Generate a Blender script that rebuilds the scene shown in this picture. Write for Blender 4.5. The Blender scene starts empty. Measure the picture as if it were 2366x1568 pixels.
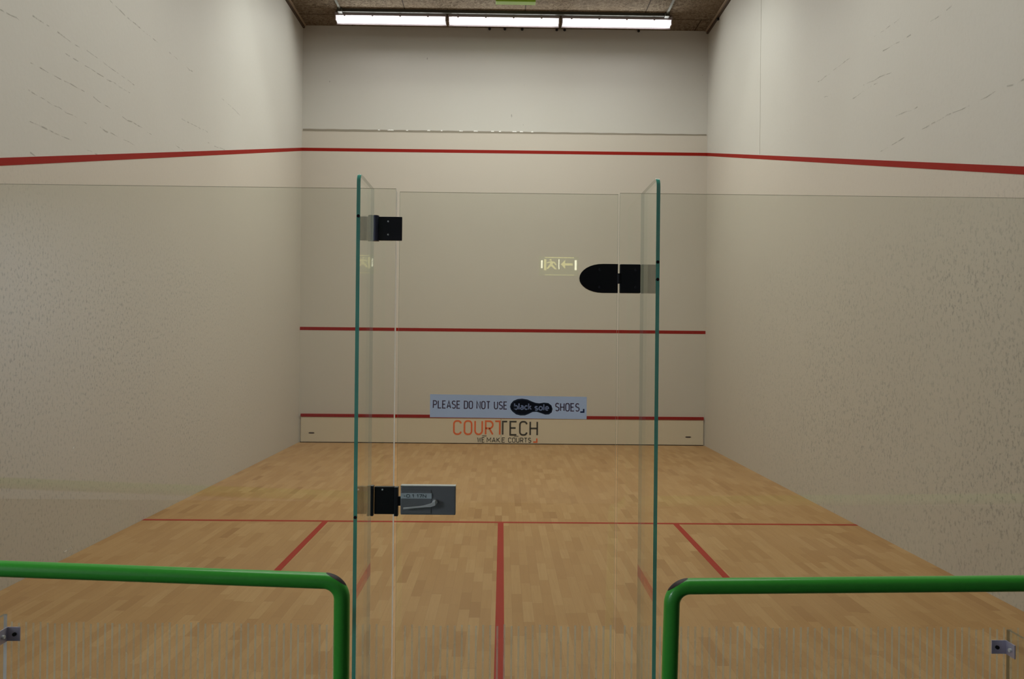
import bpy, bmesh, math, random
from mathutils import Vector, Matrix
R = random.Random(7)
COL = bpy.context.scene.collection
PI = math.pi
# World: X across the court (0 left wall .. 6.4 right wall), Y = 0 back line .. 9.75 front wall, Z up.
CW, FW, CH = 6.4, 9.75, 6.56
GY = -0.15            # camera-side face of the glass back wall
GT = 0.012            # glass thickness

# ------------------------------------------------------------------ node helpers
def mat(name):
    m = bpy.data.materials.new(name); m.use_nodes = True
    nt = m.node_tree; nt.nodes.clear()
    out = nt.nodes.new('ShaderNodeOutputMaterial')
    return m, nt, out
def N(nt, t, **k):
    n = nt.nodes.new(t)
    for a, b in k.items():
        if a.startswith('_'): n.inputs[a[1:].replace('_', ' ')].default_value = b
        else: setattr(n, a, b)
    return n
def L(nt, a, b): nt.links.new(a, b)
def srgb(r, g, b):
    f = lambda c: (c/255/12.92) if c/255 <= .04045 else ((c/255+.055)/1.055)**2.4
    return (f(r), f(g), f(b), 1)
def simple(name, col, rough=.5, metal=0, spec=.5, emis=None, es=0):
    m, nt, out = mat(name)
    p = N(nt, 'ShaderNodeBsdfPrincipled'); p.inputs['Base Color'].default_value = col
    p.inputs['Roughness'].default_value = rough; p.inputs['Metallic'].default_value = metal
    p.inputs['Specular IOR Level'].default_value = spec
    nz = N(nt, 'ShaderNodeTexNoise', _Scale=60., _Detail=3.)
    mr = N(nt, 'ShaderNodeMapRange', _To_Min=max(0, rough-.06), _To_Max=min(1, rough+.06)); L(nt, nz.outputs['Fac'], mr.inputs['Value'])
    L(nt, mr.outputs[0], p.inputs['Roughness'])
    if emis: p.inputs['Emission Color'].default_value = emis; p.inputs['Emission Strength'].default_value = es
    L(nt, p.outputs[0], out.inputs[0]); return m
def math_(nt, op, a, b=None, c=None):
    n = N(nt, 'ShaderNodeMath', operation=op)
    for i, v in enumerate((a, b, c)):
        if v is None: continue
        if isinstance(v, (int, float)): n.inputs[i].default_value = v
        else: L(nt, v, n.inputs[i])
    return n.outputs[0]
def mix(nt, f, a, b, mode='MIX'):
    n = N(nt, 'ShaderNodeMix', data_type='RGBA', blend_type=mode)
    for s, v in ((n.inputs[0], f), (n.inputs[6], a), (n.inputs[7], b)):
        if isinstance(v, (int, float, tuple)): s.default_value = v
        else: L(nt, v, s)
    return n.outputs[2]
def maprange(nt, v, a, b, c=0., d=1., smooth=True):
    n = N(nt, 'ShaderNodeMapRange')
    if smooth: n.interpolation_type = 'SMOOTHSTEP'
    L(nt, v, n.inputs[0])
    for i, x in enumerate((a, b, c, d)): n.inputs[i+1].default_value = x
    return n.outputs[0]

# ------------------------------------------------------------------ materials
PAINT_UP = (.56, .542, .50, 1)
PAINT_LOW = (.55, .505, .44, 1)
def wall_mat(name, side):
    """painted plaster: greyer paint above the out line, cream paint below, ball marks on the side walls"""
    m, nt, out = mat(name)
    g = N(nt, 'ShaderNodeNewGeometry'); s = N(nt, 'ShaderNodeSeparateXYZ'); L(nt, g.outputs['Position'], s.inputs[0])
    x, y, z = s.outputs
    if side:   # cream below the sloping out line
        rt = math_(nt, 'GREATER_THAN', x, 3.2)
        line = math_(nt, 'MULTIPLY_ADD', math_(nt, 'ADD', y, .14), math_(nt, 'MULTIPLY_ADD', rt, -.004, .2465), math_(nt, 'MULTIPLY_ADD', rt, .04, 2.16))
        up = maprange(nt, math_(nt, 'SUBTRACT', z, line), 0, .02)
    else:
        up = maprange(nt, z, 4.914, 4.922)
    col = mix(nt, up, PAINT_LOW, PAINT_UP)
    n1 = N(nt, 'ShaderNodeTexNoise', _Scale=1.1, _Detail=4.); L(nt, g.outputs['Position'], n1.inputs['Vector'])
    col = mix(nt, maprange(nt, n1.outputs[0], .35, .7, 0, .10), col, (.49, .45, .39, 1))
    if side:
        mp = N(nt, 'ShaderNodeMapping'); mp.inputs['Scale'].default_value = (1, 1.4, .9); L(nt, g.outputs['Position'], mp.inputs[0])
        # fine vertical roller streaks and grey ball smudges
        n2 = N(nt, 'ShaderNodeTexNoise', _Scale=36., _Detail=4., _Roughness=.62); L(nt, mp.outputs[0], n2.inputs['Vector'])
        n3 = N(nt, 'ShaderNodeTexNoise', _Scale=.9, _Detail=2.); L(nt, g.outputs['Position'], n3.inputs['Vector'])
        zone = math_(nt, 'MULTIPLY', maprange(nt, z, .0, .7, .6, 1.), math_(nt, 'SUBTRACT', 1., maprange(nt, z, 1.9, 3.0)))
        zone = math_(nt, 'MULTIPLY', zone, math_(nt, 'SUBTRACT', 1., maprange(nt, y, 5.0, 9.4)))
        zone = math_(nt, 'MULTIPLY_ADD', zone, .93, .07)
        sp = maprange(nt, n2.outputs[0], .50, .68)
        amt = math_(nt, 'MULTIPLY', math_(nt, 'MULTIPLY', sp, zone), maprange(nt, n3.outputs[0], .25, .7, .55, 1.))
        col = mix(nt, math_(nt, 'MULTIPLY', amt, .60), col, (.22, .21, .20, 1))
        # sparse darker scuffs
        v = N(nt, 'ShaderNodeTexVoronoi', _Scale=3.6); L(nt, mp.outputs[0], v.inputs['Vector'])
        n4 = N(nt, 'ShaderNodeTexNoise', _Scale=30., _Detail=3.); L(nt, g.outputs['Position'], n4.inputs['Vector'])
        dd = math_(nt, 'MULTIPLY_ADD', n4.outputs[0], .09, v.outputs['Distance'])
        sc = math_(nt, 'MULTIPLY', math_(nt, 'SUBTRACT', 1., maprange(nt, dd, .065, .10)), math_(nt, 'SUBTRACT', 1., maprange(nt, z, 1.0, 2.2)))
        col = mix(nt, math_(nt, 'MULTIPLY', sc, .6), col, (.20, .19, .18, 1))
    p = N(nt, 'ShaderNodeBsdfPrincipled'); p.inputs['Roughness'].default_value = .62; p.inputs['Specular IOR Level'].default_value = .3
    L(nt, col, p.inputs['Base Color'])
    nb = N(nt, 'ShaderNodeTexNoise', _Scale=26. if side else 8., _Detail=6.); L(nt, g.outputs['Position'], nb.inputs['Vector'])
    bp = N(nt, 'ShaderNodeBump', _Strength=.10 if side else .05, _Distance=.01); L(nt, nb.outputs[0], bp.inputs['Height']); L(nt, bp.outputs[0], p.inputs['Normal'])
    L(nt, p.outputs[0], out.inputs[0]); return m
M_SIDE = wall_mat('side_wall_paint', True); M_FRONT = wall_mat('front_wall_paint', False)

def floor_mat():
    m, nt, out = mat('maple_strip_floor')
    g = N(nt, 'ShaderNodeNewGeometry'); s = N(nt, 'ShaderNodeSeparateXYZ'); L(nt, g.outputs['Position'], s.inputs[0])
    x, y, z = s.outputs
    c = N(nt, 'ShaderNodeCombineXYZ'); L(nt, y, c.inputs[0]); L(nt, x, c.inputs[1])
    W, LEN = .064, .36
    row = math_(nt, 'FLOOR', math_(nt, 'DIVIDE', x, W))
    wn0 = N(nt, 'ShaderNodeTexWhiteNoise', noise_dimensions='1D'); L(nt, row, wn0.inputs['W'])
    yy = math_(nt, 'ADD', math_(nt, 'DIVIDE', y, LEN), math_(nt, 'MULTIPLY', wn0.outputs[0], 7.3))
    # uneven board lengths
    jit = N(nt, 'ShaderNodeTexNoise', noise_dimensions='2D', _Scale=.6); cj = N(nt, 'ShaderNodeCombineXYZ'); L(nt, yy, cj.inputs[0]); L(nt, row, cj.inputs[1]); L(nt, cj.outputs[0], jit.inputs['Vector'])
    yy = math_(nt, 'MULTIPLY_ADD', jit.outputs[0], 1.2, yy)
    seg = math_(nt, 'FLOOR', yy)
    cc = N(nt, 'ShaderNodeCombineXYZ'); L(nt, row, cc.inputs[0]); L(nt, seg, cc.inputs[1])
    wn = N(nt, 'ShaderNodeTexWhiteNoise', noise_dimensions='2D'); L(nt, cc.outputs[0], wn.inputs['Vector'])
    ramp = N(nt, 'ShaderNodeValToRGB'); e = ramp.color_ramp
    e.elements[0].color = (.335, .178, .070, 1); e.elements[0].position = 0
    e.elements[1].color = (.46, .28, .126, 1); e.elements[1].position = 1
    for pos, cl in ((.04, (.375, .208, .085, 1)), (.45, (.41, .235, .098, 1)), (.8, (.435, .258, .112, 1))):
        q = e.elements.new(pos); q.color = cl
    L(nt, wn.outputs['Value'], ramp.inputs[0])
    mp = N(nt, 'ShaderNodeMapping'); mp.inputs['Scale'].default_value = (60, 3, 1); L(nt, g.outputs['Position'], mp.inputs[0])
    gr = N(nt, 'ShaderNodeTexNoise', _Scale=1., _Detail=5., _Distortion=.4); L(nt, mp.outputs[0], gr.inputs['Vector'])
    col = mix(nt, maprange(nt, gr.outputs[0], .35, .75, 0, .28), ramp.outputs[0], (.33, .18, .075, 1))
    big = N(nt, 'ShaderNodeTexNoise', _Scale=.8, _Detail=3.); L(nt, g.outputs['Position'], big.inputs['Vector'])
    col = mix(nt, maprange(nt, big.outputs[0], .3, .75, 0, .25), col, (.45, .28, .145, 1))
    fx = math_(nt, 'FRACT', math_(nt, 'DIVIDE', x, W)); fy = math_(nt, 'FRACT', yy)
    gap = math_(nt, 'MAXIMUM', math_(nt, 'LESS_THAN', fx, .02), math_(nt, 'LESS_THAN', fy, .006))
    col = mix(nt, math_(nt, 'MULTIPLY', gap, .35), col, (.16, .09, .04, 1))
    p = N(nt, 'ShaderNodeBsdfPrincipled'); L(nt, col, p.inputs['Base Color'])
    p.inputs['Roughness'].default_value = .62; p.inputs['Specular IOR Level'].default_value = .22
    L(nt, p.outputs[0], out.inputs[0]); return m
M_FLOOR = floor_mat()

def ceil_mat():
    m, nt, out = mat('wood_wool_ceiling')
    g = N(nt, 'ShaderNodeNewGeometry')
    n1 = N(nt, 'ShaderNodeTexNoise', _Scale=22., _Detail=8., _Roughness=.75, _Distortion=1.2); L(nt, g.outputs['Position'], n1.inputs['Vector'])
    col = mix(nt, maprange(nt, n1.outputs[0], .38, .62), (.085, .062, .042, 1), (.235, .185, .135, 1))
    n2 = N(nt, 'ShaderNodeTexNoise', _Scale=1.3, _Detail=3.); L(nt, g.outputs['Position'], n2.inputs['Vector'])
    col = mix(nt, maprange(nt, n2.outputs[0], .4, .7, 0, .4), col, (.14, .095, .06, 1))
    b = N(nt, 'ShaderNodeTexBrick'); b.offset = .5
    mp = N(nt, 'ShaderNodeMapping'); mp.inputs['Location'].default_value = (.12, .3, 0); L(nt, g.outputs['Position'], mp.inputs[0]); L(nt, mp.outputs[0], b.inputs['Vector'])
    b.inputs['Scale'].default_value = 1.; b.inputs['Brick Width'].default_value = 1.8; b.inputs['Row Height'].default_value = 1.2; b.inputs['Mortar Size'].default_value = .009
    col = mix(nt, b.outputs['Fac'], col, (.05, .035, .025, 1))
    p = N(nt, 'ShaderNodeBsdfPrincipled'); L(nt, col, p.inputs['Base Color']); p.inputs['Roughness'].default_value = .9; p.inputs['Specular IOR Level'].default_value = .1
    bp = N(nt, 'ShaderNodeBump', _Strength=.5, _Distance=.01); L(nt, n1.outputs[0], bp.inputs['Height']); L(nt, bp.outputs[0], p.inputs['Normal'])
    L(nt, p.outputs[0], out.inputs[0]); return m
M_CEIL = ceil_mat()

def glass_mat(name, tint, r0=.040, extra=None):
    m, nt, out = mat(name)
    g = N(nt, 'ShaderNodeNewGeometry')
    d = N(nt, 'ShaderNodeVectorMath', operation='DOT_PRODUCT'); L(nt, g.outputs['Normal'], d.inputs[0]); L(nt, g.outputs['Incoming'], d.inputs[1])
    c = math_(nt, 'ABSOLUTE', d.outputs['Value'])
    f = math_(nt, 'MULTIPLY_ADD', math_(nt, 'POWER', math_(nt, 'SUBTRACT', 1., c), 5.), 1-r0, r0)
    t = N(nt, 'ShaderNodeBsdfTransparent'); t.inputs[0].default_value = tint
    gl = N(nt, 'ShaderNodeBsdfGlossy'); gl.inputs['Roughness'].default_value = .0; gl.inputs[0].default_value = (1, 1, 1, 1)
    mx = N(nt, 'ShaderNodeMixShader'); L(nt, f, mx.inputs[0]); L(nt, t.outputs[0], mx.inputs[1]); L(nt, gl.outputs[0], mx.inputs[2])
    L(nt, mx.outputs[0], out.inputs[0]); return m
M_GLASS = glass_mat('clear_safety_glass', (.955, .968, .948, 1))
def edge_mat(name, col, alpha, rough=.12, spec=.8):
    """polished glass edge: coloured body seen end-on, partly see-through"""
    m, nt, out = mat(name)
    p = N(nt, 'ShaderNodeBsdfPrincipled'); p.inputs['Roughness'].default_value = rough; p.inputs['Specular IOR Level'].default_value = spec
    g = N(nt, 'ShaderNodeNewGeometry'); nz = N(nt, 'ShaderNodeTexNoise', _Scale=3., _Detail=2.); L(nt, g.outputs['Position'], nz.inputs['Vector'])
    L(nt, mix(nt, nz.outputs[0], tuple(c*.75 for c in col[:3])+(1,), tuple(min(1, c*1.25) for c in col[:3])+(1,)), p.inputs['Base Color'])
    t = N(nt, 'ShaderNodeBsdfTransparent'); t.inputs[0].default_value = (.7, .8, .75, 1)
    mx = N(nt, 'ShaderNodeMixShader'); mx.inputs[0].default_value = alpha; L(nt, t.outputs[0], mx.inputs[1]); L(nt, p.outputs[0], mx.inputs[2])
    L(nt, mx.outputs[0], out.inputs[0]); return m
M_EDGE = edge_mat('green_glass_edge', (.06, .52, .40, 1), .92)
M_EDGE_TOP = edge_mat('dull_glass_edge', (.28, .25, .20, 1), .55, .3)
M_EDGE_BRIGHT = edge_mat('glint_glass_edge', (.95, .93, .88, 1), .85, .25)  # near-white colour stands for light caught on the glass edge
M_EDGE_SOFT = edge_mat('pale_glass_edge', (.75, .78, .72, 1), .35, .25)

def film_mat():
    m, nt, out = mat('frosted_stripe_film')
    p = N(nt, 'ShaderNodeBsdfTranslucent'); p.inputs[0].default_value = (.62, .72, .72, 1)
    t = N(nt, 'ShaderNodeBsdfTransparent'); t.inputs[0].default_value = (.82, .86, .87, 1)
    nz = N(nt, 'ShaderNodeTexNoise', _Scale=7., _Detail=2.); g = N(nt, 'ShaderNodeNewGeometry'); L(nt, g.outputs['Position'], nz.inputs['Vector'])
    mx = N(nt, 'ShaderNodeMixShader'); L(nt, maprange(nt, nz.outputs[0], .3, .7, .22, .42), mx.inputs[0]); L(nt, t.outputs[0], mx.inputs[1]); L(nt, p.outputs[0], mx.inputs[2])
    L(nt, mx.outputs[0], out.inputs[0]); return m
M_FILM = film_mat()
def mark_mat(name, col, a):
    m, nt, out = mat(name)
    p = N(nt, 'ShaderNodeBsdfDiffuse'); p.inputs[0].default_value = col
    t = N(nt, 'ShaderNodeBsdfTransparent')
    nz = N(nt, 'ShaderNodeTexNoise', _Scale=14., _Detail=3.); g = N(nt, 'ShaderNodeNewGeometry'); L(nt, g.outputs['Position'], nz.inputs['Vector'])
    mx = N(nt, 'ShaderNodeMixShader'); L(nt, maprange(nt, nz.outputs[0], .38, .62, 0, a), mx.inputs[0]); L(nt, t.outputs[0], mx.inputs[1]); L(nt, p.outputs[0], mx.inputs[2])
    L(nt, mx.outputs[0], out.inputs[0]); return m
M_CRACK = mark_mat('plaster_crack_shade', (.32, .31, .27, 1), .32)
M_CHIP = mark_mat('white_chip', (.85, .83, .8, 1), .9)

M_RED = simple('red_line_paint', (.27, .013, .007, 1), .6, spec=.12)
M_REDF = simple('red_floor_line_paint', (.34, .038, .022, 1), .6, spec=.15)
M_TINB = simple('cream_board_paint', (.63, .55, .42, 1), .55, spec=.3)
M_DARK = simple('dark_gap', (.03, .02, .012, 1), .9)
M_SEAM = simple('grey_brown_sealant', (.26, .23, .18, 1), .7)
M_WHITE = simple('white_flake', (.9, .9, .88, 1), .6)
M_BLACK = simple('black_anodised_metal', (.012, .012, .02, 1), .32, .0, .6)
M_BLACKL = simple('highlit_black_metal', (.10, .11, .17, 1), .35, .2, .6)  # lighter tone paints the highlight on the rolled bracket corner
M_BLACKP = simple('black_plastic', (.008, .008, .010, 1), .5, 0, .35)
M_STEEL = simple('lit_aluminium', (.60, .63, .66, 1), .32, .85)
M_STEELD = simple('dull_grey_steel', (.33, .34, .36, 1), .42, .35)
M_CHROME = simple('chrome', (1, 1, 1, 1), .35, .0)
M_LILAC = simple('galvanised_clip_metal', (.62, .58, .72, 1), .4, .2)
M_LABEL = simple('pale_label', (.80, .90, .95, 1), .5)
M_INK = simple('dark_ink', (.03, .06, .08, 1), .6)
M_HOUSE = simple('lamp_housing_enamel', (.34, .29, .30, 1), .5)
M_TRIM = simple('dark_brown_trim', (.07, .045, .03, 1), .7)
M_TRIML = simple('pale_brown_batten', (.32, .25, .18, 1), .7)
M_CONDUIT = simple('dark_conduit', (.045, .045, .035, 1), .5)
M_CONDUITL = simple('grey_conduit', (.13, .13, .11, 1), .6)
M_RUBBER = simple('black_rubber', (.015, .015, .017, 1), .6, 0, .3)
def vinyl(name, c, tr=.65):
    m, nt, out = mat(name)
    d = N(nt, 'ShaderNodeBsdfDiffuse'); t = N(nt, 'ShaderNodeBsdfTranslucent')
    g = N(nt, 'ShaderNodeNewGeometry'); nz = N(nt, 'ShaderNodeTexNoise', _Scale=9., _Detail=2.); L(nt, g.outputs['Position'], nz.inputs['Vector'])
    col = mix(nt, nz.outputs[0], tuple(q*.95 for q in c[:3])+(1,), c)
    L(nt, col, d.inputs[0]); L(nt, col, t.inputs[0])
    mx = N(nt, 'ShaderNodeMixShader'); mx.inputs[0].default_value = tr; L(nt, d.outputs[0], mx.inputs[1]); L(nt, t.outputs[0], mx.inputs[2])
    L(nt, mx.outputs[0], out.inputs[0]); return m
M_SIGN = vinyl('pale_blue_sticker', (.54, .68, 1.0, 1), .66)
M_GLINT = vinyl('pane_edge_glint', (1, .98, .94, 1), .9)
M_SIGNTX = simple('grey_violet_print', (.24, .17, .26, 1), .6)
M_SIGNBK = simple('black_print', (.006, .008, .02, 1), .6)
M_SIGNRM = simple('slate_print_outline', (.035, .05, .09, 1), .6)
M_SIGNWH = simple('white_print', (.55, .62, .85, 1), .6)
M_SIGNBL = simple('dark_blue_print', (.01, .03, .14, 1), .6)
M_ORANGE = simple('orange_print', (.72, .14, .035, 1), .6)
M_TXT = simple('charcoal_print', (.04, .035, .025, 1), .6)
M_GREENBX = simple('lime_lamp_plastic', (.20, .34, .03, 1), .5, emis=(.25, .42, .02, 1), es=.10)
M_GREENLT = simple('pale_lime_face', (.25, .40, .12, 1), .5, emis=(.35, .5, .12, 1), es=.18)
M_TUBE = simple('lit_fluorescent_tube', (.9, .9, .9, 1), .4, emis=(1, 1, 1, 1), es=6)
M_REFL = simple('white_lamp_reflector', (.85, .85, .84, 1), .4, emis=(1, .97, .99, 1), es=1.4)
M_CARP = simple('dark_corridor_floor', (.022, .022, .025, 1), .9, spec=.1)
M_CORR = simple('corridor_wall_paint', (.42, .42, .45, 1), .8)
M_EXITBG = simple('exit_sign_green', (.02, .12, .03, 1), .4, emis=(.3, .5, .05, 1), es=.5)
M_EXITFG = simple('exit_sign_lit', (.8, .9, .5, 1), .4, emis=(.9, .85, .25, 1), es=3.2)
M_EXITHOT = simple('exit_sign_tube_glow', (.9, .9, .7, 1), .4, emis=(1, .98, .7, 1), es=8)
M_DIFF = simple('fill_lamp_diffuser', (.9, .9, .9, 1), .4, emis=(.86, .93, 1, 1), es=4)

def rail_mat(name, c1, c2):
    m, nt, out = mat(name)
    p = N(nt, 'ShaderNodeBsdfPrincipled'); p.inputs['Roughness'].default_value = .3; p.inputs['Specular IOR Level'].default_value = .5
    g = N(nt, 'ShaderNodeNewGeometry')
    nz = N(nt, 'ShaderNodeTexNoise', _Scale=120., _Detail=2.); L(nt, g.outputs['Position'], nz.inputs['Vector'])
    v = N(nt, 'ShaderNodeTexVoronoi', _Scale=11.); L(nt, g.outputs['Position'], v.inputs['Vector'])
    chip = math_(nt, 'MULTIPLY', math_(nt, 'LESS_THAN', v.outputs['Distance'], .045), math_(nt, 'GREATER_THAN', nz.outputs[0], .45))
    L(nt, mix(nt, chip, mix(nt, nz.outputs[0], c1, c2), (.02, .02, .02, 1)), p.inputs['Base Color'])
    p.inputs['Coat Weight'].default_value = .15
    L(nt, p.outputs[0], out.inputs[0]); return m
M_RAIL = rail_mat('green_rail_enamel', (.055, .42, .045, 1), (.065, .47, .05, 1))
M_WORN = simple('worn_bare_patch', (.028, .016, .018, 1), .5, .4)

# ------------------------------------------------------------------ geometry helpers
def link(name, bm, mats, parent=None, smooth=False, bevel=0):
    if bevel: bmesh.ops.bevel(bm, geom=list(bm.edges), offset=bevel, segments=2, affect='EDGES', profile=.5)
    bmesh.ops.recalc_face_normals(bm, faces=bm.faces)
    me = bpy.data.meshes.new(name); bm.to_mesh(me); bm.free()
    for m in (mats if isinstance(mats, (list, tuple)) else [mats]): me.materials.append(m)
    if smooth:
        for p in me.polygons: p.use_smooth = True
        try: me.set_sharp_from_angle(angle=math.radians(40))
        except Exception: pass
    o = bpy.data.objects.new(name, me); COL.objects.link(o)
    if parent is not None:
        o.parent = parent; o.matrix_parent_inverse = Matrix.Translation(-Vector(world(parent)))
    return o
def world(o):
    v = Vector(o.location)
    p = o.parent
    if p is not None: v = v*0 + (Vector(o.location) + Vector(world(p)) + o.matrix_parent_inverse.translation)
    return v
def box(bm, x0, x1, y0, y1, z0, z1, mi=0):
    vs = [bm.verts.new((x, y, z)) for x in (x0, x1) for y in (y0, y1) for z in (z0, z1)]
    fs = [(0, 1, 3, 2), (4, 6, 7, 5), (0, 4, 5, 1), (2, 3, 7, 6), (0, 2, 6, 4), (1, 5, 7, 3)]
    r = [bm.faces.new([vs[i] for i in f]) for f in fs]
    for f in r: f.material_index = mi
    return r   # order: -X, +X, -Y, +Y, -Z, +Z
def B(name, x0, x1, y0, y1, z0, z1, m, parent=None, bevel=0):
    bm = bmesh.new(); box(bm, x0, x1, y0, y1, z0, z1); return link(name, bm, m, parent, bevel=bevel)
def empty(name, loc):
    o = bpy.data.objects.new(name, None); o.location = loc; o.empty_display_size = .1; COL.objects.link(o); return o
def tag(o, label, cat, group=None, kind=None):
    if label: o['label'] = label
    if cat: o['category'] = cat
    if group: o['group'] = group
    if kind: o['kind'] = kind
    return o
def struct(o, label=None):
    o['kind'] = 'structure'
    if label: o['label'] = label
    return o
def prism(bm, pts, axis, a, b, mi=0):
    """extrude a 2D outline between a and b along axis ('Y': pts are x,z; 'X': pts are y,z)"""
    f = (lambda p, t: (p[0], t, p[1])) if axis == 'Y' else (lambda p, t: (t, p[0], p[1]))
    v0 = [bm.verts.new(f(p, a)) for p in pts]; v1 = [bm.verts.new(f(p, b)) for p in pts]
    faces = [bm.faces.new(v0), bm.faces.new(v1[::-1])]
    n = len(pts)
    for i in range(n):
        faces.append(bm.faces.new([v0[i], v1[i], v1[(i+1) % n], v0[(i+1) % n]]))
    for q in faces: q.material_index = mi
    return faces
def tube(bm, path, r, seg=24, cap=True, mi=0):
    rings = []
    for i, p in enumerate(path):
        p = Vector(p)
        d = (Vector(path[min(i+1, len(path)-1)]) - Vector(path[max(i-1, 0)])).normalized()
        ref = Vector((0, 1, 0)) if abs(d.y) < .9 else Vector((1, 0, 0))
        u = d.cross(ref).normalized(); w = d.cross(u).normalized()
        rings.append([bm.verts.new(p + r*(math.cos(2*PI*k/seg)*u + math.sin(2*PI*k/seg)*w)) for k in range(seg)])
    for a, b in zip(rings, rings[1:]):
        for k in range(seg):
            f = bm.faces.new([a[k], a[(k+1) % seg], b[(k+1) % seg], b[k]]); f.material_index = mi
    if cap:
        bm.faces.new(rings[0][::-1]).material_index = mi; bm.faces.new(rings[-1]).material_index = mi
    return rings
def cyl(name, c0, c1, r, m, parent=None, seg=20, bevel=0):
    bm = bmesh.new(); tube(bm, [c0, c1], r, seg); return link(name, bm, m, parent, smooth=True)
def dome(name, c, r, m, parent, flat=.5):
    """round screw head on a surface facing -Y"""
    bm = bmesh.new(); prof = [(r, 0), (r*.96, -r*.25*flat*2), (r*.7, -r*.7*flat), (r*.3, -r*flat), ]
    rings = [[bm.verts.new((c[0]+q*math.cos(2*PI*k/16), c[1]+dy, c[2]+q*math.sin(2*PI*k/16))) for k in range(16)] for q, dy in prof]
    for a, b in zip(rings, rings[1:]):
        for k in range(16): bm.faces.new([a[k], a[(k+1) % 16], b[(k+1) % 16], b[k]])
    bm.faces.new(rings[-1]); bm.faces.new(rings[0][::-1])
    return link(name, bm, m, parent, smooth=True)

# ------------------------------------------------------------------ stroke lettering
def arc(cx, cy, rx, ry, a0, a1, n=8):
    return [(cx+rx*math.cos(math.radians(a0+(a1-a0)*i/n)), cy+ry*math.sin(math.radians(a0+(a1-a0)*i/n))) for i in range(n+1)]
W_ = .56
def glyph(ch):
    w = W_; r = .24
    O = arc(w-r, 1-r, r, r, 0, 90) + arc(r, 1-r, r, r, 90, 180) + arc(r, r, r, r, 180, 270) + arc(w-r, r, r, r, 270, 360)
    G = {
    'O': ([O + [O[0]]], w),
    'D': ([[(0, 0), (0, 1)] + arc(w-r-.03, 1-r, r+.03, r, 90, 0) + arc(w-r-.03, r, r+.03, r, 0, -90) + [(0, 0)]], w),
    'C': ([arc(w-r, 1-r, r, r, 12, 90) + arc(r, 1-r, r, r, 90, 180) + arc(r, r, r, r, 180, 270) + arc(w-r, r, r, r, 270, 348)], w),
    'U': ([[(0, 1)] + arc(w/2, w/2, w/2, w/2, 180, 360, 12) + [(w, 1)]], w),
    'P': ([[(0, 0), (0, 1)] + arc(w-.27, .73, .27, .27, 90, -90, 10) + [(0, .46)]], w),
    'R': ([[(0, 0), (0, 1)] + arc(w-.27, .73, .27, .27, 90, -90, 10) + [(0, .46)], [(w*.5, .46), (w, 0)]], w),
    'L': ([[(0, 1), (0, 0), (.48, 0)]], .48),
    'E': ([[(.5, 1), (0, 1), (0, 0), (.5, 0)], [(0, .52), (.43, .52)]], .5),
    'A': ([[(0, 0), (w/2+.02, 1), (w+.04, 0)], [(.1, .28), (w-.06, .28)]], w+.04),
    'S': ([arc(w-.27, .73, .25, .27, 35, 90, 5) + arc(.27, .745, .25, .255, 90, 215, 8) + arc(w-.27, .27, .26, .27, 35, -90, 8) + arc(.26, .27, .25, .27, -90, -145, 5)], w-.02),
    'N': ([[(0, 0), (0, 1), (w, 0), (w, 1)]], w),
    'T': ([[(0, 1), (w, 1)], [(w/2, 1), (w/2, 0)]], w),
    'H': ([[(0, 0), (0, 1)], [(w, 0), (w, 1)], [(0, .5), (w, .5)]], w),
    'W': ([[(0, 1), (.2, 0), (.4, .9), (.6, 0), (.8, 1)]], .8),
    'M': ([[(0, 0), (0, 1), (.34, .35), (.68, 1), (.68, 0)]], .68),
    'K': ([[(0, 0), (0, 1)], [(.5, 1), (.0, .42)], [(.16, .56), (.54, 0)]], .54),
    '.': ([[(0, 0), (0, .1)]], .05), '-': ([[(0, .45), (.3, .45)]], .3),
    '0': ([O + [O[0]]], w), '1': ([[(0, .8), (.2, 1), (.2, 0)]], .2), '7': ([[(0, 1), (.5, 1), (.2, 0)]], .5),
    'b': ([[(0, 0), (0, 1)], arc(.27, .32, .27, .32, 0, 360, 16)], .54),
    'l': ([[(0, 0), (0, 1)]], .02),
    'a': ([arc(.26, .42, .22, .2, 140, 0, 8) + [(.48, .2), (.48, 0)], arc(.25, .18, .23, .18, 50, 320, 12)], .50),
    'c': ([arc(.27, .31, .27, .31, 45, 315, 14)], .46),
    'k': ([[(0, 0), (0, 1)], [(.42, .62), (.03, .26)], [(.14, .36), (.46, 0)]], .46),
    's': ([arc(.22, .46, .2, .16, 30, 215, 8) + arc(.22, .15, .22, .16, 35, -145, 8)], .42),
    'o': ([arc(.28, .31, .28, .31, 0, 360, 16)], .56),
    'e': ([[(.02, .31), (.5, .31)] + arc(.27, .31, .25, .31, 0, 310, 14)], .52),
    ' ': ([], .22)}
    return G[ch]
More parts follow.
